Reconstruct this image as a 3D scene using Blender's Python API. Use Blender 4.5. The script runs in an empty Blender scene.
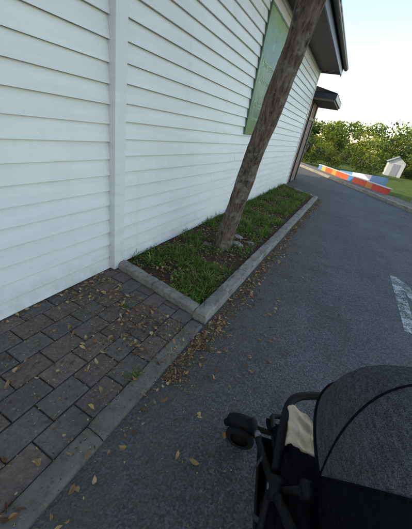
import bpy, math, random
from mathutils import Vector, Matrix, noise
random.seed(7)
R=random.random
def U(a,b): return a+(b-a)*R()
sc=bpy.context.scene

# ---------------------------------------------------------------- helpers
class MB:
    def __init__(s): s.v=[];s.f=[];s.c=[];s.m=[]
    def quad(s,a,b,c,d,col=(1,1,1),m=0):
        n=len(s.v); s.v+= [tuple(a),tuple(b),tuple(c),tuple(d)]; s.f.append((n,n+1,n+2,n+3)); s.c.append(col); s.m.append(m)
    def tri(s,a,b,c,col=(1,1,1),m=0):
        n=len(s.v); s.v+= [tuple(a),tuple(b),tuple(c)]; s.f.append((n,n+1,n+2)); s.c.append(col); s.m.append(m)
    def box(s,x0,x1,y0,y1,z0,z1,col=(1,1,1),m=0,bev=0.0,M=None):
        b=bev
        if b<=0:
            P=[(x0,y0,z0),(x1,y0,z0),(x1,y1,z0),(x0,y1,z0),(x0,y0,z1),(x1,y0,z1),(x1,y1,z1),(x0,y1,z1)]
            F=[(3,2,1,0),(4,5,6,7),(0,1,5,4),(1,2,6,5),(2,3,7,6),(3,0,4,7)]
        else:
            P=[(x0,y0,z0),(x1,y0,z0),(x1,y1,z0),(x0,y1,z0),(x0,y0,z1-b),(x1,y0,z1-b),(x1,y1,z1-b),(x0,y1,z1-b),
               (x0+b,y0+b,z1),(x1-b,y0+b,z1),(x1-b,y1-b,z1),(x0+b,y1-b,z1)]
            F=[(3,2,1,0),(0,1,5,4),(1,2,6,5),(2,3,7,6),(3,0,4,7),(4,5,9,8),(5,6,10,9),(6,7,11,10),(7,4,8,11),(8,9,10,11)]
        n=len(s.v)
        for p in P:
            p=Vector(p)
            if M: p=M@p
            s.v.append(tuple(p))
        for f in F: s.f.append(tuple(n+i for i in f)); s.c.append(col); s.m.append(m)
    def tube(s,pts,rad,seg=12,col=(1,1,1),m=0,cap=True):
        pts=[Vector(p) for p in pts]
        if not hasattr(rad,'__len__'): rad=[rad]*len(pts)
        n0=len(s.v); up=None
        for i,p in enumerate(pts):
            t=(pts[min(i+1,len(pts)-1)]-pts[max(i-1,0)]).normalized()
            if up is None:
                up=t.orthogonal().normalized()
            else:
                up=(up-t*up.dot(t)).normalized()
            w=t.cross(up)
            for k in range(seg):
                a=2*math.pi*k/seg
                s.v.append(tuple(p+(up*math.cos(a)+w*math.sin(a))*rad[i]))
        for i in range(len(pts)-1):
            for k in range(seg):
                a=n0+i*seg+k;b=n0+i*seg+(k+1)%seg
                s.f.append((a,b,b+seg,a+seg)); s.c.append(col); s.m.append(m)
        if cap:
            s.f.append(tuple(n0+k for k in reversed(range(seg)))); s.c.append(col); s.m.append(m)
            e=n0+(len(pts)-1)*seg
            s.f.append(tuple(e+k for k in range(seg))); s.c.append(col); s.m.append(m)
    def obj(s,name,mats,smooth=False,parent=None):
        me=bpy.data.meshes.new(name)
        me.from_pydata(s.v,[],s.f)
        if not isinstance(mats,(list,tuple)): mats=[mats]
        for m in mats: me.materials.append(m)
        me.polygons.foreach_set('material_index',s.m)
        if smooth: me.polygons.foreach_set('use_smooth',[True]*len(s.f))
        at=me.color_attributes.new('col','FLOAT_COLOR','CORNER')
        buf=[]
        for f,c in zip(s.f,s.c):
            for _ in f: buf+= [c[0],c[1],c[2],1.0]
        at.data.foreach_set('color',buf)
        me.update()
        o=bpy.data.objects.new(name,me); sc.collection.objects.link(o)
        if parent: o.parent=parent
        return o
def smoothpts(pts,sub=6):
    P=[Vector(p) for p in pts]; Q=[]
    for i in range(len(P)-1):
        p0=P[max(i-1,0)];p1=P[i];p2=P[i+1];p3=P[min(i+2,len(P)-1)]
        for k in range(sub):
            t=k/sub
            Q.append(0.5*((2*p1)+(-p0+p2)*t+(2*p0-5*p1+4*p2-p3)*t*t+(-p0+3*p1-3*p2+p3)*t**3))
    Q.append(P[-1]); return Q
def empty(name):
    o=bpy.data.objects.new(name,None); sc.collection.objects.link(o); return o

class MT:
    def __init__(s,name,rough=0.8,spec=0.3):
        s.m=bpy.data.materials.new(name); s.m.use_nodes=True
        s.nt=s.m.node_tree; s.b=s.nt.nodes['Principled BSDF']
        s.b.inputs['Roughness'].default_value=rough
        s.b.inputs['Specular IOR Level'].default_value=spec
        s.tc=s.nt.nodes.new('ShaderNodeTexCoord')
    def n(s,t,**k):
        x=s.nt.nodes.new(t)
        for a,b in k.items(): setattr(x,a,b)
        return x
    def L(s,a,b): s.nt.links.new(a,b)
    def noise(s,scale,det=4,rough=0.55,vec=None):
        x=s.n('ShaderNodeTexNoise'); x.inputs['Scale'].default_value=scale; x.inputs['Detail'].default_value=det; x.inputs['Roughness'].default_value=rough
        s.L(vec or s.tc.outputs['Object'],x.inputs['Vector']); return x.outputs['Fac']
    def vor(s,scale,out='Distance',feature='F1',vec=None):
        x=s.n('ShaderNodeTexVoronoi'); x.feature=feature; x.inputs['Scale'].default_value=scale
        s.L(vec or s.tc.outputs['Object'],x.inputs['Vector']); return x.outputs[out]
    def ramp(s,fac,stops):
        x=s.n('ShaderNodeValToRGB'); e=x.color_ramp.elements
        while len(e)<len(stops): e.new(0.5)
        for i,(p,c) in enumerate(stops):
            e[i].position=p
            if not hasattr(c,'__len__'): c=(c,c,c)
            e[i].color=(c[0],c[1],c[2],1)
        s.L(fac,x.inputs['Fac']); return x.outputs['Color']
    def mix(s,fac,a,b,mode='MIX'):
        x=s.n('ShaderNodeMix',data_type='RGBA',blend_type=mode)
        for v,i in ((fac,0),(a,6),(b,7)):
            if isinstance(v,(int,float)): x.inputs[i].default_value=v if i==0 else (v,v,v,1)
            elif isinstance(v,tuple): x.inputs[i].default_value=(v[0],v[1],v[2],1)
            else: s.L(v,x.inputs[i])
        return x.outputs[2]
    def attr(s):
        x=s.n('ShaderNodeAttribute'); x.attribute_name='col'; return x.outputs['Color']
    def scaled(s,sc_):
        x=s.n('ShaderNodeMapping'); x.inputs['Scale'].default_value=sc_
        s.L(s.tc.outputs['Object'],x.inputs['Vector']); return x.outputs['Vector']
    def color(s,c):
        if isinstance(c,tuple): s.b.inputs['Base Color'].default_value=(c[0],c[1],c[2],1)
        else: s.L(c,s.b.inputs['Base Color'])
    def bump(s,h,strength=0.5,dist=0.01):
        x=s.n('ShaderNodeBump'); x.inputs['Strength'].default_value=strength; x.inputs['Distance'].default_value=dist
        s.L(h,x.inputs['Height']); s.L(x.outputs['Normal'],s.b.inputs['Normal'])

# ---------------------------------------------------------------- materials
def m_asphalt():
    t=MT('asphalt',0.8,0.4)
    big=t.ramp(t.noise(0.8,6,0.65),[(0.3,(0.064,0.064,0.066)),(0.5,(0.084,0.084,0.086)),(0.7,(0.110,0.110,0.112))])
    st=t.vor(120,'Color')
    sp=t.ramp(st,[(0.12,0.40),(0.5,0.95),(0.95,2.1)])
    c=t.mix(0.85,big,sp,'MULTIPLY')
    moss=t.ramp(t.noise(2.2,9,0.75),[(0.52,0.0),(0.68,0.8)])
    c=t.mix(moss,c,(0.037,0.039,0.034))
    pale=t.ramp(t.noise(1.3,9,0.75,t.scaled((1.0,0.5,1))),[(0.56,0.0),(0.74,0.55)])
    c=t.mix(pale,c,(0.17,0.166,0.157))
    sx=t.n('ShaderNodeSeparateXYZ'); t.L(t.tc.outputs['Object'],sx.inputs[0])
    mr=t.n('ShaderNodeMapRange'); t.L(sx.outputs['X'],mr.inputs['Value'])
    mr.inputs['From Min'].default_value=0.1; mr.inputs['From Max'].default_value=-0.55
    dirt=t.mix(1.0,t.ramp(t.noise(6,8,0.75),[(0.35,0.0),(0.65,1.0)]),mr.outputs[0],'MULTIPLY')
    c=t.mix(dirt,c,(0.095,0.080,0.060))
    dust=t.ramp(t.noise(14,6,0.7),[(0.55,0.0),(0.75,0.3)])
    c=t.mix(dust,c,(0.14,0.135,0.125))
    t.color(c)
    t.bump(t.mix(0.5,t.vor(130),t.noise(60,4,0.7)),0.9,0.008)
    return t.m
def m_concrete(name='concrete',a=(0.19,0.176,0.15),b=(0.38,0.355,0.31)):
    t=MT(name,0.9,0.2)
    c=t.ramp(t.noise(7,8,0.7),[(0.3,a),(0.7,b)])
    c=t.mix(t.ramp(t.noise(28,5,0.7),[(0.48,0.0),(0.66,0.75)]),c,(0.095,0.086,0.066))
    c=t.mix(t.ramp(t.noise(3.0,6,0.75),[(0.52,0.0),(0.70,0.7)]),c,(0.09,0.092,0.055))
    t.color(c); t.bump(t.noise(90,5,0.7),0.8,0.006); return t.m
def m_attr(name,rough=0.8,var=0.35,scale=20,bump=0.4,spec=0.3,dist=0.004):
    t=MT(name,rough,spec)
    v=t.ramp(t.noise(scale,6,0.65),[(0.25,1-var),(0.75,1+var*0.6)])
    t.color(t.mix(1.0,t.attr(),v,'MULTIPLY')); t.bump(t.noise(scale*5,4,0.6),bump,dist); return t.m
def m_paver():
    t=MT('paver_brick',0.9,0.2)
    c=t.attr()
    c=t.mix(1.0,c,t.ramp(t.noise(45,6,0.7),[(0.3,0.6),(0.7,1.35)]),'MULTIPLY')
    c=t.mix(t.ramp(t.noise(3.0,8,0.75),[(0.40,0.0),(0.66,0.75)]),c,(0.105,0.093,0.080))
    c=t.mix(t.ramp(t.noise(120,3,0.7),[(0.60,0.0),(0.70,0.55)]),c,(0.30,0.27,0.23))
    c=t.mix(t.ramp(t.noise(22,6,0.75),[(0.58,0.0),(0.68,0.5)]),c,(0.04,0.037,0.031))
    t.color(c); t.bump(t.noise(120,6,0.75),0.9,0.007); return t.m
def m_leaf(name,rough=0.6,trans=0.35):
    t=MT(name,rough,0.25); a=t.attr(); t.color(a)
    tr=t.n('ShaderNodeBsdfTranslucent'); t.L(a,tr.inputs['Color'])
    mx=t.n('ShaderNodeMixShader'); mx.inputs[0].default_value=trans
    out=t.nt.nodes['Material Output']
    t.L(t.b.outputs[0],mx.inputs[1]); t.L(tr.outputs[0],mx.inputs[2]); t.L(mx.outputs[0],out.inputs['Surface']); return t.m
def m_paint():
    t=MT('white_weatherboard_paint',0.5,0.35)
    v=t.scaled((1,0.6,6))
    c=t.ramp(t.noise(2.5,7,0.65,v),[(0.3,(0.66,0.66,0.645)),(0.7,(0.76,0.76,0.745))])
    c=t.mix(t.ramp(t.noise(1.2,7,0.7,t.scaled((1,2.5,.5))),[(0.5,0.0),(0.75,0.35)]),c,(0.54,0.53,0.50))
    sx=t.n('ShaderNodeSeparateXYZ'); t.L(t.tc.outputs['Object'],sx.inputs[0])
    mr=t.n('ShaderNodeMapRange'); t.L(sx.outputs['Z'],mr.inputs['Value'])
    mr.inputs['From Min'].default_value=0.35; mr.inputs['From Max'].default_value=0.0
    g=t.mix(1.0,t.ramp(t.noise(9,7,0.7),[(0.4,0.0),(0.75,0.6)]),mr.outputs[0],'MULTIPLY')
    c=t.mix(g,c,(0.33,0.30,0.24))
    c=t.mix(t.ramp(t.noise(70,3,0.6),[(0.68,0.0),(0.76,0.45)]),c,(0.36,0.34,0.30))
    t.color(c); t.bump(t.noise(40,4,0.6,t.scaled((1,0.15,1))),0.12,0.002); return t.m
def m_plain(name,c,rough=0.6,spec=0.4,var=0.15,scale=12,bump=0.1,metal=0):
    t=MT(name,rough,spec); t.b.inputs['Metallic'].default_value=metal
    v=t.ramp(t.noise(scale,5,0.6),[(0.3,1-var),(0.7,1+var)])
    t.color(t.mix(1.0,c,v,'MULTIPLY')); t.bump(t.noise(scale*6,4,0.6),bump,0.003); return t.m
def m_bark():
    t=MT('bark',0.95,0.12)
    v=t.scaled((1,1,0.13))
    n1=t.noise(34,8,0.75,v)
    c=t.ramp(n1,[(0.34,(0.034,0.026,0.020)),(0.45,(0.145,0.106,0.080)),(0.64,(0.33,0.26,0.21))])
    c=t.mix(t.ramp(t.noise(8,7,0.75),[(0.52,0.0),(0.60,0.75)]),c,(0.35,0.33,0.28))
    c=t.mix(t.ramp(t.noise(5,7,0.75,t.scaled((1,1,.5))),[(0.55,0.0),(0.66,0.6)]),c,(0.11,0.066,0.044))
    t.color(c)
    w=t.mix(0.4,n1,t.noise(90,4,0.7,v)); t.bump(w,1.0,0.05); return t.m
def m_grass_ground():
    t=MT('lawn',0.95,0.1)
    c=t.ramp(t.noise(1.5,8,0.7),[(0.3,(0.05,0.08,0.018)),(0.7,(0.12,0.15,0.035))])
    t.color(c); t.bump(t.noise(40,5,0.7),1.0,0.03); return t.m
def m_soil():
    t=MT('leafy_soil',1.0,0.1)
    c=t.ramp(t.noise(30,8,0.75),[(0.3,(0.050,0.034,0.022)),(0.55,(0.135,0.092,0.062)),(0.75,(0.26,0.185,0.12))])
    t.color(c); t.bump(t.noise(50,6,0.75),1.0,0.03); return t.m
def m_sign():
    t=MT('sign_print',0.4,0.35)
    sx=t.n('ShaderNodeSeparateXYZ'); t.L(t.tc.outputs['Object'],sx.inputs[0])
    mr=t.n('ShaderNodeMapRange'); t.L(sx.outputs['Z'],mr.inputs['Value']); mr.inputs['From Min'].default_value=1.4; mr.inputs['From Max'].default_value=3.05
    c=t.ramp(mr.outputs[0],[(0.0,(0.16,0.23,0.07)),(0.18,(0.03,0.10,0.055)),(0.35,(0.016,0.085,0.06)),(0.6,(0.02,0.115,0.085)),(0.8,(0.06,0.19,0.15)),(1.0,(0.27,0.34,0.12))])
    c=t.mix(t.ramp(t.noise(2.6,6,0.65),[(0.48,0.0),(0.58,0.6)]),c,(0.12,0.23,0.08))
    c=t.mix(t.ramp(t.noise(9,5,0.7,t.scaled((1,1,.4))),[(0.6,0.0),(0.66,0.5)]),c,(0.24,0.36,0.16))
    c=t.mix(t.ramp(t.noise(6,5,0.7),[(0.56,0.0),(0.62,0.5)]),c,(0.008,0.04,0.025))
    t.color(c); return t.m
def m_fabric():
    t=MT('heather_fabric',1.0,0.0)
    c=t.ramp(t.noise(360,3,0.8),[(0.36,(0.024,0.025,0.029)),(0.64,(0.125,0.128,0.138))])
    c2=t.ramp(t.noise(110,2,0.6,t.scaled((1,.25,1))),[(0.4,0.8),(0.6,1.2)])
    c=t.mix(1.0,c,c2,'MULTIPLY')
    t.color(c); t.bump(t.noise(420,2,0.6),0.6,0.002)
    return t.m

ASPH=m_asphalt(); CONC=m_concrete(); PAINT=m_paint(); BARK=m_bark(); SOIL=m_soil(); LAWN=m_grass_ground()
CONC_D=m_concrete('weathered_concrete',(0.125,0.115,0.098),(0.25,0.23,0.195))
LEAF=m_leaf('foliage'); DRY=m_leaf('dry_leaf',0.8,0.15); PAV=m_paver()
DARKTRIM=m_plain('dark_trim_paint',(0.025,0.034,0.045),0.4,0.5)
SOFFIT=m_plain('soffit_board',(0.16,0.135,0.12),0.8,0.2)
ROOF=m_plain('roof_metal',(0.07,0.08,0.09),0.5,0.4)
BRICK=m_plain('brown_plaster',(0.27,0.19,0.155),0.9,0.2,0.25,9,0.4)
WHITE=m_plain('white_paint',(0.75,0.76,0.78),0.5,0.3,0.05)
BLACKP=m_plain('black_plastic',(0.006,0.006,0.007),0.6,0.2)
RUBBER=m_plain('rubber',(0.012,0.012,0.013),0.85,0.2,0.2,30)
BLACKF=m_plain('black_fabric',(0.008,0.009,0.012),1.0,0.0,0.3,60,0.5)
STEEL=m_plain('grey_metal',(0.20,0.205,0.21),0.4,0.5,0.1,20,0.05,0.6)
FAB=m_fabric(); SIGN=m_sign(); COL=m_attr('painted_wall',0.6,0.15,5,0.1)
CREAM=m_plain('cream_cloth',(0.62,0.50,0.35),0.95,0.1,0.15,25,0.4)
ROCK=m_attr('rock',0.9,0.4,14,0.8)

# ---------------------------------------------------------------- ground
XW=-1.75
def sheet(name,pts,z,mat):
    me=bpy.data.meshes.new(name); me.from_pydata([(x,y,z) for x,y in pts],[],[tuple(range(len(pts)))]); me.materials.append(mat)
    o=bpy.data.objects.new(name,me); sc.collection.objects.link(o); return o
sheet('ground',[(-400,-400),(400,-400),(400,600),(-400,600)],-0.012,LAWN)
d=Vector((2.3+2.0,10.7-17.0)).normalized()
K0=Vector((-2.0,17.0)); A=K0-d*22; B=K0+d*26
sheet('asphalt_road',[(-14,-18),(B.x+2,-18),(B.x,B.y),(A.x,A.y),(-14,A.y-2)],-0.004,ASPH)
kb=MB(); nrm=Vector((-d.y,d.x)); 
if nrm.y<0: nrm=-nrm
M=Matrix(((d.x,nrm.x,0,K0.x),(d.y,nrm.y,0,K0.y),(0,0,1,0),(0,0,0,1)))
for i in range(-20,24):
    kb.box(i*1.0+0.004,i*1.0+0.996,0,0.15,-0.05,0.11,bev=0.012,M=M)
kb.obj('road_kerb',CONC)
fp=MB(); fp.box(-20,24,0.153,1.0,-0.05,0.10,M=M); fp.obj('footpath',CONC_D)

sheet('paver_bedding',[(-1.85,-8),(-0.70,-8),(-0.70,1.66),(-1.85,1.82)],0.007,m_plain('joint_dirt',(0.07,0.058,0.045),1.0,0.1,0.4,30,0.8))
pv=MB()
pl,g=0.232,0.007
cols=[(0.205,0.155,0.132),(0.225,0.162,0.136),(0.185,0.152,0.134),(0.205,0.180,0.160),(0.235,0.175,0.148),(0.18,0.158,0.142),(0.19,0.165,0.148)]
nx=7
w_tot=(-0.712)-(-1.80); pw=w_tot/nx
for i in range(nx):
    x0=-1.80+i*pw
    y=-8.0+(i%2)*0.5*pl
    while y<1.9:
        y1=min(y+pl-g, 1.80-(x0+pw*0.5+1.75)*0.145-0.005)
        if y1-y>0.03:
            zt=0.019+U(-0.003,0.003)
            c=random.choice(cols); k=U(0.85,1.1); c=tuple(a*k for a in c)
            Mx=Matrix.Translation((x0+pw/2,(y+y1)/2,0))@Matrix.Rotation(U(-0.014,0.014),4,'Z')@Matrix.Rotation(U(-.010,.010),4,'X')
            pv.box(-pw/2+g/2,pw/2-g/2,-(y1-y)/2,(y1-y)/2,-0.02,zt,c,bev=0.0055,M=Mx)
        y+=pl
pv.obj('paver_path',PAV)

def rough_bar(mb,p0,p1,w,h,side=1,seg=1.0,amp=.004,chip=.010):
    p0=Vector(p0);p1=Vector(p1); L=(p1-p0).length; dd=(p1-p0)/L; nn=Vector((-dd.y,dd.x))*side
    n=max(1,round(L/seg))
    for i in range(n):
        a=L*i/n+.0025;b=L*(i+1)/n-.0025; dh=U(-.004,.004); dw=U(-.003,.003); st_=max(4,int((b-a)/.025)); n0=len(mb.v)
        for k in range(st_+1):
            s_=a+(b-a)*k/st_; bx,by=p0.x+dd.x*s_,p0.y+dd.y*s_
            e=.014 if 0<k<st_ else .02
            hh=h-(0.006 if k in(0,st_) else 0)
            prof=[(dw,-.03),(dw,hh-e),(dw+e*.35,hh-e*.35),(dw+e,hh),(w*.35,hh),(w*.65,hh),(w-e,hh),(w-e*.35,hh-e*.35),(w,hh-e),(w,-.03)]
            for q,(pw_,pz) in enumerate(prof):
                v=Vector((bx+nn.x*pw_,by+nn.y*pw_,pz+dh))
                if pz>0:
                    j=noise.noise_vector(v*16)*amp+noise.noise_vector(v*50)*amp*.5
                    c_=max(0,noise.noise(v*7+Vector((3,1,7)))-.18)*chip*5 if q in(2,3,6,7) else 0
                    v+=j; v.z-=c_*.6; v+=Vector((nn.x,nn.y,0))*(c_*(.6 if q<5 else -.6))
                mb.v.append(tuple(v))
        m_=10
        for k in range(st_):
            for q in range(m_-1):
                x=n0+k*m_+q; mb.f.append((x,x+1,x+m_+1,x+m_)); mb.c.append((1,1,1)); mb.m.append(0)
        for e0 in (n0,n0+st_*m_):
            mb.f.append(tuple(e0+q for q in range(m_))); mb.c.append((1,1,1)); mb.m.append(0)
es=MB(); rough_bar(es,(-0.590,-8),(-0.590,1.60),0.122,0.024,1,1.1,.003,.006); es.obj('path_edging',CONC_D)
bk=MB()
rough_bar(bk,(-0.595,1.63),(-0.50,8.65),0.12,0.090,1,1.0)
rough_bar(bk,(-1.74,1.80),(-0.722,1.655),0.105,0.085,1,0.52)
rough_bar(bk,(-0.63,8.66),(-1.72,9.45),0.11,0.09,1,0.7)
bk.obj('garden_bed_kerb',CONC)

def bed_z(x,y): return 0.045+0.02*noise.noise(Vector((x*3,y*3,0)))+0.012*noise.noise(Vector((x*11,y*11,5)))
sb=MB(); NX,NY=26,150
for i in range(NX+1):
    for j in range(NY+1):
        fx=i/NX; fy=j/NY
        x=-1.745+(-0.70+0.09*fy+1.745)*fx
        y0=1.80-(x+1.75)*0.145+0.05; y1=8.7+(-0.6-x)*0.7-0.02
        y=y0+(y1-y0)*fy
        sb.v.append((x,y,bed_z(x,y)))
for i in range(NX):
    for j in range(NY):
        a=i*(NY+1)+j; sb.f.append((a,a+NY+1,a+NY+2,a+1)); sb.c.append((1,1,1)); sb.m.append(0)
sb.obj('garden_bed_soil',SOIL,True)

# ---------------------------------------------------------------- leaves
def leaf(mb,p,L,W,col,tilt=0.35,yaw=None):
    yaw=U(0,6.283) if yaw is None else yaw
    Rm=Matrix.Rotation(yaw,3,'Z')@Matrix.Rotation(U(-tilt,tilt),3,'X')@Matrix.Rotation(U(-tilt,tilt),3,'Y')
    cup=U(-0.3,0.5)*W; cl=U(-.15,.5)*L*0.5; bend=U(-.35,.35)*W; sk=U(-.12,.12)*L
    P=[(-L/2,bend,cl*.6),(-L*0.15+sk,-W/2,cup),(-L*.15,0,0),(-L*0.15+sk,W/2,cup),(L*0.2+sk,-W*.42,cup),(L*.2,0,0),(L*0.2,W*.42,cup),(L/2,bend,cl)]
    n=len(mb.v); 
    for q in P: mb.v.append(tuple(Vector(p)+Rm@Vector(q)))
    for f in ((0,1,2),(0,2,3),(1,4,5,2),(2,5,6,3),(4,7,5),(5,7,6)):
        mb.f.append(tuple(n+i for i in f)); k=U(.9,1.1); mb.c.append(tuple(c*k for c in col)); mb.m.append(0)
DC=[(0.38,0.23,0.10),(0.29,0.16,0.07),(0.48,0.31,0.14),(0.18,0.10,0.05),(0.33,0.22,0.11),(0.52,0.38,0.20),(0.12,0.07,0.04),(0.24,0.15,0.08)]
lf=MB()
def drop(x,y,z,s=1.0):
    s*=U(.6,1.15); leaf(lf,(x,y,z+0.007*s),U(0.028,0.060)*s,U(0.014,0.030)*s,random.choice(DC),.45)
for _ in range(340):
    x=U(-1.75,-0.62); y=1.60-abs(random.gauss(0,0.45))
    if noise.noise(Vector((x*2.5,y*2.5,3)))<-0.08+U(-.2,.2): continue
    drop(x,y-(x+1.75)*0.12,0.024,.9)
for _ in range(60): drop(U(-1.78,-0.6),U(-0.8,1.4),0.024)
for _ in range(60): drop(-1.76+abs(random.gauss(0,0.03)),U(-.5,1.7),0.026,.8)
for _ in range(50): drop(-0.56+abs(random.gauss(0,0.05)),U(-.4,1.6),0.002,.9)
for _ in range(760):
    y=1.35+7.4*R()**1.2; w=0.09+0.05*noise.noise(Vector((y*1.5,0,0)))
    if noise.noise(Vector((y*2.3,4,0)))<U(-.45,.1): continue
    drop(-0.57+0.013*(y-1.6)+abs(random.gauss(0,max(w,.05))),y,0.002,U(.7,1.0))
for _ in range(120): drop(-0.5+abs(random.gauss(0,0.30)),U(0.9,4),0.002,.85)
for _ in range(14): drop(U(-0.45,1.5),U(0.3,3.0),0.002)
for _ in range(110): drop(U(0,5),9+U(0,5),0.002,1.0)
drop(-.155,.70,.002,1.1); drop(-.24,.68,.002,.9)
def crumb(x,y,z):
    c=random.choice(DC); k=U(.5,1.1); leaf(lf,(x,y,z),U(.005,.018),U(.003,.009),tuple(a*k for a in c),.5)
for _ in range(8500):
    y=1.0+7.8*R()**1.25; w=.09+.07*noise.noise(Vector((y*1.1,7,0)))
    crumb(-0.57+0.013*(y-1.6)+abs(random.gauss(0,max(.04,w))),y,0.003)
for _ in range(3400):
    x=U(-1.75,-0.5); y=1.65-abs(random.gauss(0,0.55)); crumb(x,y-(x+1.75)*.14,0.027)
for _ in range(900): crumb(-0.5+abs(random.gauss(0,0.8)),U(-.2,5),0.003)
for _ in range(1400): crumb(U(-1.78,-.6),U(-1,1.6),0.026)
def inbed():
    x=U(-1.72,-0.74); y=U(1.9-(x+1.75)*0.145,8.7+(-0.6-x)*0.6); return x,y
for _ in range(3400):
    x,y=inbed(); drop(x,y,bed_z(x,y)+U(0,0.014),U(.75,1.1))
for _ in range(8000):
    x,y=inbed(); crumb(x,y,bed_z(x,y)+.006)
lf.obj('fallen_leaves',DRY)

# ---------------------------------------------------------------- bed plants
GC=[(0.10,0.20,0.026),(0.13,0.24,0.035),(0.075,0.15,0.022),(0.18,0.28,0.04),(0.11,0.20,0.04),(0.20,0.25,0.05),(0.22,0.21,0.07)]
gp=MB()
def blade(mb,base,L,W,az,lean,col):
    dx,dy=math.cos(az),math.sin(az); sx,sy=-dy,dx
    pts=[]; N=4
    for i in range(N+1):
        t=i/N
        r=L*t*math.sin(lean*(0.35+0.65*t)); h=L*t*math.cos(lean*(0.35+0.65*t))
        w=W*(0.55+0.9*t-1.4*t*t) if i<N else 0.0005
        pts.append((Vector(base)+Vector((dx*r,dy*r,h)),max(w,0.0005)))
    for i in range(N):
        (p,w0),(q,w1)=pts[i],pts[i+1]; s=Vector((sx,sy,0))
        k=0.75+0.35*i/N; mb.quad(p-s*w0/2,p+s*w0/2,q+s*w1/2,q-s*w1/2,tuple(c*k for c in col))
n=0;tries=0
while n<1000 and tries<60000:
    tries+=1
    x,y=inbed()
    den=noise.noise(Vector((x*1.9,y*1.6,9)))+0.6*noise.noise(Vector((x*5.5,y*5.5,2)))+.07
    if y>4.5: den+=0.08
    if (x+1.1)**2+(y-3.05)**2<0.06: den-=1
    if den<U(0.0,0.14) and R()>0.02: continue
    n+=1
    s=U(.45,1.1); c=random.choice(GC)
    kind=R()
    for b in range(int(U(7,15))):
        k=U(.7,1.3)
        blade(gp,(x+U(-.03,.03),y+U(-.03,.03),bed_z(x,y)),U(.06,.18)*s,U(.0045,.010)*(1.8 if kind<.35 else 1),U(0,6.28),U(.3,1.5),tuple(q*k for q in c))
for _ in range(11000):
    x,y=inbed()
    den=noise.noise(Vector((x*2.4,y*2.0,21)))+.3*noise.noise(Vector((x*7,y*7,1)))
    if den<0.04+U(-.1,.1): continue
    c=random.choice(GC); k=U(.8,1.3)
    leaf(gp,(x,y,bed_z(x,y)+U(.01,.06)),U(.014,.036),U(.010,.024),tuple(q*k for q in c),0.7)
for _ in range(30):
    y=U(-.6,1.7); c=random.choice(GC)
    if noise.noise(Vector((y*3,1,1)))<0.1: continue
    for b in range(8): blade(gp,(-1.775+U(0,.03),y+U(-.03,.03),0.01),U(.03,.07),.006,U(-1.5,1.5),U(.3,1.3),c)
for cx,cy in ((-1.22,1.38),(-0.715,0.9)):
    for b in range(34): blade(gp,(cx+U(-.035,.035),cy+U(-.035,.035),0.01),U(.02,.07),.007,U(0,6.28),U(.5,1.4),random.choice(GC))
gp.obj('garden_plants',LEAF)

rk=MB()
for (x,y,s,c) in ((-0.98,3.35,.06,(.30,.28,.25)),(-0.86,3.55,.045,(.28,.26,.23)),(-1.3,3.0,.05,(.22,.19,.17)),(-1.08,3.62,.05,(.36,.34,.31)),(-1.4,2.75,.04,(.26,.23,.2))):
    n0=len(rk.v); S,T=14,9
    for i in range(T+1):
        for j in range(S):
            th=math.pi*i/T; ph=2*math.pi*j/S
            q=Vector((math.sin(th)*math.cos(ph)*1.4,math.sin(th)*math.sin(ph),math.cos(th)*.5))
            q*=s*(1+0.5*noise.noise(q*1.5+Vector((x*9,y*7,0))))
            rk.v.append((x+q.x,y+q.y,.05+q.z))
    for i in range(T):
        for j in range(S):
            a=n0+i*S+j;b=n0+i*S+(j+1)%S; rk.f.append((a,a+S,b+S,b)); rk.c.append(c); rk.m.append(0)
rk.obj('garden_rocks',ROCK)

# ---------------------------------------------------------------- building
bld=empty('weatherboard_building')
YE=9.75; YS=-7.0; ZT=3.30
def boards(name,x,y0,y1,z0,pitch=0.131):
    mb=MB(); z=z0
    while z<ZT:
        z1=min(z+pitch+0.02,ZT+0.02)
        cuts=[y0]
        if y1-y0>5:
            yy=y0+U(1.5,4.5)
            while yy<y1-1: cuts.append(yy); yy+=U(3.2,5.2)
        cuts.append(y1)
        for a,b in zip(cuts[:-1],cuts[1:]):
            a2=a+0.0008; b2=b-0.0008; w=U(-.002,.002); dz=U(-.0015,.0015)
            n=max(1,int((b2-a2)/0.4))
            def off(y): return w+0.0025*noise.noise(Vector((y*.9,z*5,0)))
            for k in range(n):
                ya=a2+(b2-a2)*k/n; yb=a2+(b2-a2)*(k+1)/n
                wa,wb_=off(ya),off(yb)
                xa=x+0.034+wa; xb=x+0.034+wb_; xt=x+0.004
                mb.quad((xa,ya,z+dz+wa),(xb,yb,z+dz+wb_),(xt,yb,z1),(xt,ya,z1))
                mb.quad((x-0.002,ya,z+0.004+dz+wa),(x-0.002,yb,z+0.004+dz+wb_),(xb,yb,z+dz+wb_),(xa,ya,z+dz+wa))
        z+=pitch
    return mb.obj(name,PAINT,False,bld)
boards('weatherboards_side',XW,1.86,YE,0.065)
boards('weatherboards_front_part',XW-0.04,YS,1.735,0.035)
wb=MB(); wb.box(XW-0.05,XW+0.044,1.735,1.800,0.03,ZT)
wb.box(XW-0.05,XW+0.038,1.803,1.860,0.03,ZT)
wb.box(XW-0.05,XW+0.042,YE,YE+0.09,0.03,ZT)
wb.obj('corner_boards',PAINT,False,bld)
core=MB(); core.box(-12,XW-0.045,YS,YE+0.05,-0.02,ZT-0.002); core.obj('wall_core',m_plain('wall_core',(.5,.5,.5)),False,bld)
fd=MB(); fd.box(-1.92,XW-0.012,1.75,YE,-0.03,0.062); fd.box(-1.92,XW-0.05,YS,1.75,-0.03,0.033); fd.obj('foundation',m_plain('foundation_dark',(.05,.045,.04),1,.1),False,bld)
XE=-1.17
ev=MB()
ev.box(XW-0.3,XE-0.02,YS-.4,YE+0.42,ZT+0.001,ZT+0.02,m=0)
ev.box(XE-0.019,XE+0.006,YS-.4,YE+0.45,ZT-0.03,ZT+0.19,m=1)
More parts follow.
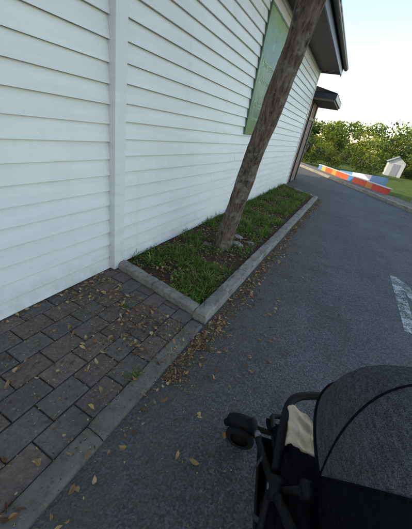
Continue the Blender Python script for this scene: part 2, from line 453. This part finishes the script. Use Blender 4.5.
for k in range(10):
    a0=math.pi+math.pi*k/10;a1=math.pi+math.pi*(k+1)/10
    gx,gz,gr=XE+0.068,ZT+0.17,0.06
    p=lambda a,y:(gx+gr*math.cos(a),y,gz+gr*1.1*math.sin(a))
    ev.quad(p(a0,YS-.4),p(a1,YS-.4),p(a1,YE+.46),p(a0,YE+.46),m=1)
ev.box(XE+0.122,XE+0.134,YS-.4,YE+.46,ZT+.155,ZT+.185,m=1)
ev.obj('eave',[SOFFIT,DARKTRIM],False,bld)
rf=MB(); XR,ZR=-6.9,5.7
ya,yb=YS-.45,YE+.5
rf.quad((XE+.02,ya,ZT+.2),(XE+.02,yb,ZT+.2),(XR,yb,ZR),(XR,ya,ZR)); rf.quad((XR,ya,ZR),(XR,yb,ZR),(-12.6,yb,ZT+.2),(-12.6,ya,ZT+.2))
for yy in (YS,YE+0.06): rf.tri((XW,yy,ZT),(-12,yy,ZT),(XR,yy,ZR-.15))
y=ya
while y<yb:
    v0=Vector((XE+.02,y,ZT+.215));v1=Vector((XR,y,ZR+.015)); rf.tube([v0,v1],.018,6); y+=.45
rf.quad((XE,yb,ZT),(XE,yb,ZT+.2),(XR,yb,ZR),(XR,yb,ZR-.2)); 
rf.obj('roof',ROOF,False,bld)
po=MB()
po.box(-6,-1.80,YE+.12,12.1,-.02,2.62,m=0)
po.box(-6,-1.14,YE+.52,12.6,2.64,2.70,m=1)
po.box(-6,-1.10,YE+.50,12.65,2.703,2.86,m=2,bev=.02)
po.quad((-1.1,YE+.5,2.865),(-1.1,12.65,2.865),(-5,12.65,3.6),(-5,YE+.5,3.6),m=2)
po.box(-1.797,-1.76,YE+.9,YE+1.0,0,2.6,m=2); po.box(-1.797,-1.765,YE+1.0,YE+1.9,2.1,2.18,m=2); po.box(-1.797,-1.76,YE+1.9,YE+2.0,0,2.6,m=2)
po.obj('porch',[BRICK,SOFFIT,DARKTRIM],False,bld)

sg=empty('wall_sign'); SY1=5.70
s=MB(); s.box(XW+0.036,XW+0.050,4.62,SY1,1.42,3.03); s.obj('panel',SIGN,False,sg)
s=MB()
for a,b in ((4.60,4.62),(SY1,SY1+.02)): s.box(XW+.032,XW+.055,a,b,1.40,3.05)
s.box(XW+.032,XW+.055,4.62,SY1,1.40,1.42); s.box(XW+.032,XW+.055,4.62,SY1,3.03,3.05)
s.obj('frame',m_plain('green_frame',(.10,.16,.09),.4),False,sg)
LETT=m_plain('lettering_paint',(0.42,0.52,0.36),0.5,0.3,0.05)
def text(txt,size,y,z,mat,parent):
    cu=bpy.data.curves.new('lettering','FONT'); cu.body=txt; cu.size=size; cu.extrude=0.001
    o=bpy.data.objects.new('lettering',cu); sc.collection.objects.link(o)
    o.matrix_world=Matrix(((0,0,1,XW+0.0525),(1,0,0,y),(0,1,0,z),(0,0,0,1))); cu.materials.append(mat); o.parent=parent
text('Kindergarten',.14,4.70,2.36,LETT,sg); text('early learning',.11,4.72,2.16,LETT,sg); text('Childcare',.14,4.70,1.80,LETT,sg); text('open weekdays',.09,4.72,1.62,LETT,sg)

# ---------------------------------------------------------------- leaning tree
tree=empty('leaning_tree')
def trunk_mesh(mb,pts,rads,seg=40,sub=14,amp=1.0):
    P=[Vector(p) for p in pts]; Q=smoothpts(pts,sub); Rr=[]
    for i in range(len(P)-1):
        for k in range(sub): Rr.append(rads[i]+(rads[i+1]-rads[i])*k/sub)
    Rr.append(rads[-1])
    n0=len(mb.v); mb.tube(Q,Rr,seg,cap=False)
    for i in range(len(Q)):
        for k in range(seg):
            idx=n0+i*seg+k; v=Vector(mb.v[idx]); dd=(v-Q[i]); 
            a=2*math.pi*k/seg
            nn=noise.noise(Vector((math.cos(a)*1.6,math.sin(a)*1.6,Q[i].z*1.6)))*.15+noise.noise(Vector((math.cos(a)*7,math.sin(a)*7,Q[i].z*2.5)))*.15+noise.noise(v*5)*.10+noise.noise(v*22)*.03
            mb.v[idx]=tuple(Q[i]+dd*(1+nn*amp))
tm=MB()
trunk_mesh(tm,[(-1.13,3.12,-.02),(-1.11,3.09,.10),(-1.04,3.00,.5),(-.92,2.87,1.15),(-.78,2.71,1.8),(-.650,2.58,2.42),(-.54,2.45,3.0),(-.45,2.35,3.5)],[.17,.12,.096,.089,.088,.089,.092,.092],72,26)
trunk_mesh(tm,[(-.88,2.82,1.35),(-.81,2.73,1.70),(-.765,2.69,2.1),(-.75,2.67,2.5),(-.78,2.67,3.0),(-.9,2.7,3.7)],[.045,.060,.054,.050,.048,.045],40,12)
limbs=[[(-.47,2.37,3.45),(-.1,2.0,4.2),(.3,1.7,5.0),(.6,1.4,5.8)],[(-.9,2.7,3.68),(-.75,3.0,4.3),(-.4,3.4,5.0),(-.2,3.8,5.9)],[(-.5,2.38,3.3),(-.9,1.9,4.1),(-1.2,1.5,4.9),(-1.3,1.2,5.6)],[(-.1,2.0,4.2),(.5,2.3,4.9),(1.0,2.6,5.5)]]
for L in limbs: trunk_mesh(tm,L,[.06,.05,.035,.02] if len(L)==4 else [.045,.03,.018],14,6)
tm.obj('trunk',BARK,True,tree)
cr=MB()
cl=[(.6,1.4,5.8),(.3,1.7,5.2),(-.2,3.8,5.9),(-.4,3.4,5.2),(-1.3,1.2,5.6),(-1.2,1.5,5.1),(1.0,2.6,5.5),(.1,2.5,6.1),(-.7,2.5,6.0),(.7,3.3,6.0),(-.9,3.1,5.6)]
for c0 in cl:
    for _ in range(300):
        q=Vector((random.gauss(0,1),random.gauss(0,1),random.gauss(0,.7)))*.36
        k=U(.6,1.3)*.7; leaf(cr,Vector(c0)+q,U(.06,.10),U(.02,.035),tuple(z*k for z in random.choice(GC)),1.4)
cr.obj('crown',LEAF,False,tree)

# ---------------------------------------------------------------- road marking
def m_worn():
    t=MT('worn_road_paint',0.8,0.2)
    t.color(t.ramp(t.noise(20,6,.7),[(.3,(.38,.38,.38)),(.7,(.68,.68,.67))]))
    mx=t.n('ShaderNodeMixShader'); tr=t.n('ShaderNodeBsdfTransparent'); out=t.nt.nodes['Material Output']
    k=t.ramp(t.mix(.5,t.noise(7,8,.75),t.noise(60,4,.7)),[(.47,0.0),(.55,.9)])
    t.L(k,mx.inputs[0]); t.L(tr.outputs[0],mx.inputs[1]); t.L(t.b.outputs[0],mx.inputs[2]); t.L(mx.outputs[0],out.inputs['Surface']); return t.m
rm=MB(); zz=[0.0]
def stroke(x0,y0,x1,y1,w):
    a=Vector((x0,y0,zz[0]));b=Vector((x1,y1,zz[0])); t=(b-a).normalized(); s_=Vector((-t.y,t.x,0))*w/2
    zz[0]+=0.0006
    rm.quad(a-s_,b-s_,b+s_,a+s_)
for ox in (1.08,1.78,2.48):
    stroke(ox+.05,2.85,ox+.05,4.3,.13); stroke(ox+.10,4.2,ox+.40,2.95,.13); stroke(ox+.45,2.80,ox+.45,4.3,.13)
rm.obj('road_marking',m_worn())

# ---------------------------------------------------------------- far end
pw_=MB()
K1=K0+nrm*0.75-d*.35; Mw=Matrix(((d.x,nrm.x,0,K1.x),(d.y,nrm.y,0,K1.y),(0,0,1,0),(0,0,0,1)))
segs=[(0.0,.4,(.10,.20,.42)),(.4,.8,(.50,.33,.08)),(.8,1.5,(.50,.09,.03)),(1.5,1.9,(.52,.24,.05)),(1.9,3.0,(.52,.085,.03)),(3.0,3.4,(.05,.18,.40)),(3.4,4.4,(.52,.075,.04)),(4.4,4.8,(.48,.20,.06)),(4.8,5.7,(.48,.05,.04))]
for a,b,c in segs: pw_.box(a,b,0,.16,0.08,.34,c,M=Mw)
pw_.box(-.05,5.75,-.02,.18,.342,.365,(.5,.5,.5),M=Mw)
def hh(s): return .36+.30*max(0,(s-1.4)/3.4)
for a,b,c in ((1.4,2.5,(.10,.22,.42)),(2.5,3.9,(.55,.58,.62)),(3.9,4.8,(.12,.24,.42))):
    n0=len(pw_.v)
    for p in ((a,.5,.1),(b,.5,.1),(b,.5,hh(b)),(a,.5,hh(a)),(a,.62,.1),(b,.62,.1),(b,.62,hh(b)),(a,.62,hh(a))): pw_.v.append(tuple(Mw@Vector(p)))
    for f in ((0,1,2,3),(7,6,5,4),(3,2,6,7),(1,5,6,2)): pw_.f.append(tuple(n0+i for i in f)); pw_.c.append(c); pw_.m.append(0)
pw_.obj('mural_wall',COL)
sh=MB(); sx0,sy0=2.75,28
sh.box(sx0,sx0+1.2,sy0,sy0+1.5,0,1.1,m=0); sh.quad((sx0-.15,sy0-.15,1.05),(sx0+.6,sy0-.15,1.55),(sx0+.6,sy0+1.65,1.55),(sx0-.15,sy0+1.65,1.05),m=1); sh.quad((sx0+.6,sy0-.15,1.55),(sx0+1.35,sy0-.15,1.05),(sx0+1.35,sy0+1.65,1.05),(sx0+.6,sy0+1.65,1.55),m=1)
sh.tri((sx0,sy0-.01,1.1),(sx0+1.2,sy0-.01,1.1),(sx0+.6,sy0-.01,1.5),m=0); sh.box(sx0+.35,sx0+.85,sy0-.04,sy0-.012,0,.95,m=1)
sh.obj('garden_shed',[m_plain('shed_wall',(.42,.43,.44),.7),m_plain('shed_roof',(.22,.23,.25),.6)])
fn=MB()
for i in range(40):
    q=Mw@Vector((6.6+i*.3,.4,0)); fn.box(q.x-.02,q.x+.02,q.y-.02,q.y+.02,0,.9)
a=Mw@Vector((6.6,.4,0)); b=Mw@Vector((18,.4,0))
for z in (.35,.8): fn.tube([(a.x,a.y,z),(b.x,b.y,z)],.025,8)
fn.obj('metal_fence',STEEL)

TC=[(0.18,0.24,0.025),(0.23,0.28,0.03),(0.11,0.165,0.02),(0.27,0.30,0.035),(0.06,0.10,0.018)]
tf=MB(); tb=MB()
def far_tree(x,y,h,w,nl,ls,kx=1.0,low=.12):
    tb.tube([(x,y,0),(x+U(-.2,.2),y,h*.35),(x+U(-.5,.5),y,h*.7)],[.16*h/5,.12*h/5,.05],8)
    NLb=16
    lobes=[(x+U(-.5,.5)*w,y+U(-.4,.4)*w,h*U(low+.1,.84),U(.16,.32)*w) for _ in range(NLb)]
    for l in lobes[:5]: tb.tube([(x,y,h*.3),((x+l[0])/2,(y+l[1])/2,h*.5),(l[0],l[1],l[2])],[.07,.05,.02],6)
    for l in lobes:
        kk=U(.65,1.2); base=random.choice(TC)
        for _ in range(nl//NLb):
            q=Vector((random.gauss(0,1),random.gauss(0,1),random.gauss(0,1))).normalized()*l[3]*(R()**.35)*U(.8,1.15)
            p=Vector((l[0],l[1],l[2]))+Vector((q.x,q.y,q.z*.75))
            if p.z<.05 or p.z>h: continue
            k=kk*U(.7,1.3)*kx; c=(base[0]*k,base[1]*k,base[2]*k)
            e=Vector((random.gauss(0,1),random.gauss(0,1),random.gauss(0,1))).normalized(); f_=e.orthogonal().normalized(); s1=ls*U(.6,1.3)
            tf.tri(p-e*s1*.5,p+f_*s1*.5,p+e*s1*.6,c); tf.tri(p-e*s1*.5,p+e*s1*.6,p-f_*s1*.45,c)
for i in range(24):
    x=-30+i*2.6+U(-1,1); far_tree(x,U(34,42),U(3.7,4.9),U(3.8,5.2),3300,.20,1.0,.02)
for i in range(17):
    x=-20+i*2.4+U(-.8,.8); far_tree(x,U(29,33),U(1.5,2.4),U(2.6,3.8),2200,.14,.7,0)
far_tree(-3.1,21,2.0,2.0,2200,.09,.5,0); far_tree(-1.2,22.5,1.5,2.0,1900,.08,.45,0); far_tree(.9,24.5,1.5,2.4,1900,.09,.55,0)
dt=empty('distant_trees'); tf.obj('foliage_mass',LEAF,False,dt); tb.obj('trunks',BARK,True,dt)

# ---------------------------------------------------------------- stroller
st=empty('baby_stroller')
yv=Vector((-.286,.958,0)).normalized(); xv=Vector((yv.y,-yv.x,0))
st.matrix_world=Matrix(((xv.x,yv.x,0,.385),(xv.y,yv.y,0,.67),(0,0,1,0),(0,0,0,1)))
def wheel(mb,x,y,r,w,rot=0.0,px0=0,py0=0):
    n_start=len(mb.v); S=28
    prof=[(-w/2,r*.62),(-w/2,r*.9),(-w*.3,r),(w*.3,r),(w/2,r*.9),(w/2,r*.62)]
    n0=len(mb.v)
    for k in range(S):
        a=2*math.pi*k/S
        for (px,pr) in prof: mb.v.append((x+px,y+pr*math.cos(a),r+pr*math.sin(a)))
    m_=len(prof)
    for k in range(S):
        for j in range(m_-1):
            a=n0+k*m_+j;b=n0+((k+1)%S)*m_+j; mb.f.append((a,b,b+1,a+1)); mb.c.append((1,1,1)); mb.m.append(0)
    mb.tube([(x-w*.22,y,r),(x+w*.22,y,r)],r*.63,24,m=1)
    mb.tube([(x-w*.40,y,r),(x+w*.40,y,r)],r*.22,14,m=1)
    if rot:
        c_,s_=math.cos(rot),math.sin(rot)
        for i in range(n_start,len(mb.v)):
            vx,vy,vz=mb.v[i]; vx-=px0;vy-=py0; mb.v[i]=(px0+vx*c_-vy*s_,py0+vx*s_+vy*c_,vz)
wm=MB(); FX=.262; FY=.345
RO=math.radians(78)
for sx,ro in ((-1,RO),(1,math.radians(20))):
    wheel(wm,sx*FX-.026,FY+.035,.076,.030,ro,sx*FX,FY); wheel(wm,sx*FX+.026,FY+.035,.076,.030,ro,sx*FX,FY)
    wheel(wm,sx*.30,-.36,.125,.045)
wm.tube([(-.29,-.36,.125),(.29,-.36,.125)],.011,10,m=1)
wm.obj('wheels',[RUBBER,BLACKP],True,st)
fr=MB()
for sx,ro in ((-1,RO),(1,math.radians(20))):
    hx,hy=-math.sin(ro),math.cos(ro)
    fr.tube([(sx*FX+hx*.035,FY+hy*.035,.08),(sx*FX+hx*.01,FY+hy*.01,.16),(sx*FX,FY,.21)],[.016,.020,.022],12)
    fr.tube(smoothpts([(sx*FX+hx*.125,FY+hy*.125,.10),(sx*FX+hx*.09,FY+hy*.09,.155),(sx*FX+hx*.02,FY+hy*.02,.175),(sx*FX-hx*.04,FY-hy*.04,.15)],4),[.020]*3+[.034]*7+[.026]*3,12)
    fr.tube(smoothpts([(sx*FX,FY,.20),(sx*FX,.14,.36),(sx*.262,-.08,.54),(sx*.262,-.35,.80),(sx*.262,-.56,1.0)]),.0145,14)
    fr.tube(smoothpts([(sx*.30,-.36,.125),(sx*.285,-.2,.36),(sx*.268,-.05,.53)]),.0125,12)
    fr.tube([(sx*.255,.20,.31),(sx*.265,-.27,.28)],.008,10)
    fr.tube(smoothpts([(sx*.255,-.02,.53),(sx*.24,.10,.575),(sx*.20,.22,.59),(sx*.10,.275,.59),(0,.285,.59)]),.0155,12)
    fr.tube([(sx*.262-.024,-.075,.545),(sx*.262+.024,-.075,.545)],.034,18)
    fr.tube([(sx*.235-.012,-.14,.715),(sx*.235+.012,-.14,.715)],.024,14)
    fr.tube([(sx*.245,-.14,.71),(sx*.25,-.10,.60)],.011,8)
fr.tube(smoothpts([(-.262,-.56,1.0),(-.22,-.60,1.03),(.22,-.60,1.03),(.262,-.56,1.0)]),.016,14)
fr.tube([(-FX,.31,.215),(FX,.31,.215)],.013,10)
fr.tube(smoothpts([(-.2,.14,.36),(-.19,.30,.30),(-.15,.37,.27),(.15,.37,.27),(.19,.30,.30),(.2,.14,.36)],4),.012,8)
fr.obj('frame',BLACKP,True,st)
sc2=MB()
for sx in (-1,1):
    sc2.tube([(sx*.2875-.001,-.075,.545),(sx*.2875+.001,-.075,.545)],.010,12)
    sc2.tube([(sx*FX,.235,.298),(sx*FX,.205,.320)],.0155,12)
sc2.obj('fittings',STEEL,True,st)
def cloth_grid(fn,nu,nv,name,mat,th=.012):
    g=MB()
    for i in range(nu+1):
        for k in range(nv+1): g.v.append(fn(i/nu,k/nv))
    for i in range(nu):
        for k in range(nv):
            a=i*(nv+1)+k; g.f.append((a,a+1,a+nv+2,a+nv+1)); g.c.append((1,1,1)); g.m.append(0)
    o=g.obj(name,mat,True,st); md=o.modifiers.new('s','SOLIDIFY'); md.thickness=th; return o
se=MB()
prof=[(-.40,.86),(-.34,.70),(-.24,.50),(-.10,.41),(.05,.40),(.15,.42),(.21,.35),(.26,.27),(.34,.25)]
N=12
for i,(yy,zz_) in enumerate(prof):
    for k in range(N+1):
        t=k/N*2-1; e=abs(t)**4
        lift=.14*e if i<6 else .03*e
        se.v.append((.215*t,yy+.02*e,zz_+lift+.008*noise.noise(Vector((t*3,yy*9,0)))))
for i in range(len(prof)-1):
    for k in range(N):
        a=i*(N+1)+k; se.f.append((a,a+1,a+N+2,a+N+1)); se.c.append((1,1,1)); se.m.append(0)
o=se.obj('seat',BLACKF,True,st); md=o.modifiers.new('s','SOLIDIFY'); md.thickness=.02; md=o.modifiers.new('b','SUBSURF'); md.levels=2; md.render_levels=2
for sgn,nm in ((-1,'side_wing_a'),(1,'side_wing_b')):
    cloth_grid(lambda u,v,sgn=sgn:(sgn*(.225+.02*math.sin(math.pi*v)+.006*math.sin(u*17+v*3)),-.36+.52*u,.42+(.34-.26*u)*v+.01*math.sin(u*9)),24,12,nm,BLACKF)
def bagf(u,v):
    th=2*math.pi*u; ph=math.pi*v; r=1+.18*noise.noise(Vector((math.cos(th)*2,math.sin(th)*2,v*4)))+.05*math.sin(th*6)
    return (.235*max(0,math.sin(ph))**.5*math.cos(th)*r,-.03+.25*max(0,math.sin(ph))**.5*math.sin(th)*r,.27-.10*math.cos(ph)*r)
cloth_grid(bagf,36,18,'bag',BLACKF,.004)
ba=MB()
rim=[(-.25,.22),(.25,.22),(.27,-.30),(-.27,-.30)]
bot=[(-.19,.14),(.19,.14),(.20,-.22),(-.20,-.22)]
for i in range(4):
    a=rim[i];b=rim[(i+1)%4];c=bot[(i+1)%4];e=bot[i]; ba.quad((a[0],a[1],.31),(b[0],b[1],.31),(c[0],c[1],.14),(e[0],e[1],.14))
ba.quad(*[(x,y,.14) for x,y in bot])
ba.obj('basket',BLACKF,False,st)
hs=MB()
for sx in (-.06,.06):
    pts=[(sx*1.3,-.25,.60),(sx*1.2,-.15,.48),(sx,-.02,.44),(sx*.6,.08,.45)]
    for a,b in zip(pts[:-1],pts[1:]): hs.quad((a[0]-.018,a[1],a[2]),(a[0]+.018,a[1],a[2]),(b[0]+.018,b[1],b[2]),(b[0]-.018,b[1],b[2]))
pts=smoothpts([(-.285,.04,.48),(-.30,.02,.42),(-.298,-.03,.37),(-.292,-.09,.38),(-.285,-.13,.45)],5)
for a,b in zip(pts[:-1],pts[1:]): hs.quad(a+Vector((-.002,-.008,0)),a+Vector((-.002,.008,0)),b+Vector((-.002,.008,0)),b+Vector((-.002,-.008,0)))
hs.obj('harness',m_plain('dark_strap',(.035,.035,.04),.8),False,st)
# canopy
cn=MB(); TH,PH=96,56; yc,zc=-.105,.730; Rr=.350; a_=.240; xo=.040
t0,t1=math.radians(4),math.radians(200)
ribs=[0,.36,.575,.80,1.0]
def rib_sag(u):
    for i in range(len(ribs)-1):
        if ribs[i]<=u<=ribs[i+1]:
            w=(u-ribs[i])/(ribs[i+1]-ribs[i]); return math.sin(math.pi*w)
    return 0
def cpt(u,v,off=0):
    th=t0+(t1-t0)*u; ph=math.pi*v
    cx=math.cos(ph); sx=max(0,math.sin(ph))
    x=a_*math.copysign(abs(cx)**.80,cx); r=Rr*abs(sx)**.74
    sag=.014*rib_sag(u)*abs(sx)
    wr=.006*noise.noise(Vector((u*9,v*6,1)))+.004*noise.noise(Vector((u*26,v*10,4)))
    r=r-sag+wr*abs(sx)+off*(abs(sx)**.3)
    x=x+off*cx
    return (x+xo,yc+r*math.cos(th),zc+r*math.sin(th)*(1.0 if th<math.pi/2 else .97))
for i in range(TH+1):
    for k in range(PH+1): cn.v.append(cpt(i/TH,k/PH))
for i in range(TH):
    u=(i+.5)/TH
    for k in range(PH):
        a=i*(PH+1)+k; cn.f.append((a,a+1,a+PH+2,a+PH+1)); cn.c.append((1,1,1)); cn.m.append(1 if u>.575 else 0)
o=cn.obj('canopy',[FAB,BLACKF],True,st); md=o.modifiers.new('s','SOLIDIFY'); md.thickness=.006
pp=MB()
for u in ribs: pp.tube([cpt(u,k/40,.001) for k in range(41)],.0028 if 0<u<1 else .006,8)
pp.obj('canopy_piping',BLACKF,True,st)
def clothf(u,v):
    s_=(v-.3)*.20; y=.115+(u-.5)*.12*(1+.3*math.sin(v*4))
    ax=-.205
    if s_<-.018: x=ax-.016-(abs(s_)-.018)*.2; z=.600-(abs(s_)-.018)
    elif s_<.018: x=ax+s_*.9; z=.603
    else: x=ax+.016+(s_-.018)*.9; z=.600-(s_-.018)*.45
    f=.007*math.sin(u*15+v*5)+.010*noise.noise(Vector((u*5,v*5,2)))
    return (x+.006*noise.noise(Vector((u*6,v*6,8))),y+.022*noise.noise(Vector((u*3,v*4,4))),z+f*min(1,abs(s_)*30))
cloth_grid(clothf,30,36,'cloth',CREAM,.008)

# ---------------------------------------------------------------- light
EL=math.radians(26); az=Vector((-.90,-.43,0)).normalized()
tosun=Vector((az.x*math.cos(EL),az.y*math.cos(EL),math.sin(EL)))
ld=bpy.data.lights.new('sun','SUN'); ld.energy=5; ld.angle=math.radians(.5); ld.color=(1,.88,.64)
lo=bpy.data.objects.new('sun',ld); sc.collection.objects.link(lo); lo.rotation_euler=tosun.to_track_quat('Z','Y').to_euler()
w=bpy.data.worlds.new('World'); sc.world=w; w.use_nodes=True; nt=w.node_tree; bg=nt.nodes['Background']
sk=nt.nodes.new('ShaderNodeTexSky'); sk.sky_type='NISHITA'; sk.sun_disc=False; sk.sun_elevation=EL; sk.sun_rotation=math.atan2(tosun.x,tosun.y)
sk.air_density=1.0; sk.dust_density=0.6; sk.ozone_density=1.0
wbm=nt.nodes.new('ShaderNodeMix'); wbm.data_type='RGBA'; wbm.blend_type='MULTIPLY'; wbm.inputs[0].default_value=1.0; wbm.inputs[7].default_value=(1.15,1.0,.85,1)
nt.links.new(sk.outputs[0],wbm.inputs[6]); nt.links.new(wbm.outputs[2],bg.inputs[0]); bg.inputs[1].default_value=.43
sc.view_settings.view_transform='Standard'; sc.view_settings.look='None'; sc.view_settings.exposure=0

# ---------------------------------------------------------------- camera
cd=bpy.data.cameras.new('camera'); co=bpy.data.objects.new('camera',cd); sc.collection.objects.link(co)
cd.sensor_fit='VERTICAL'; cd.sensor_height=24; cd.lens=24*265/529; cd.clip_start=.02; cd.clip_end=2000
r=Vector((.8706,.463,.168)).normalized(); b=Vector((.341,-.813,.473)); b=(b-r*b.dot(r)).normalized(); u=b.cross(r)
co.matrix_world=Matrix(((r.x,u.x,b.x,0),(r.y,u.y,b.y,0),(r.z,u.z,b.z,1.5),(0,0,0,1)))
sc.camera=co
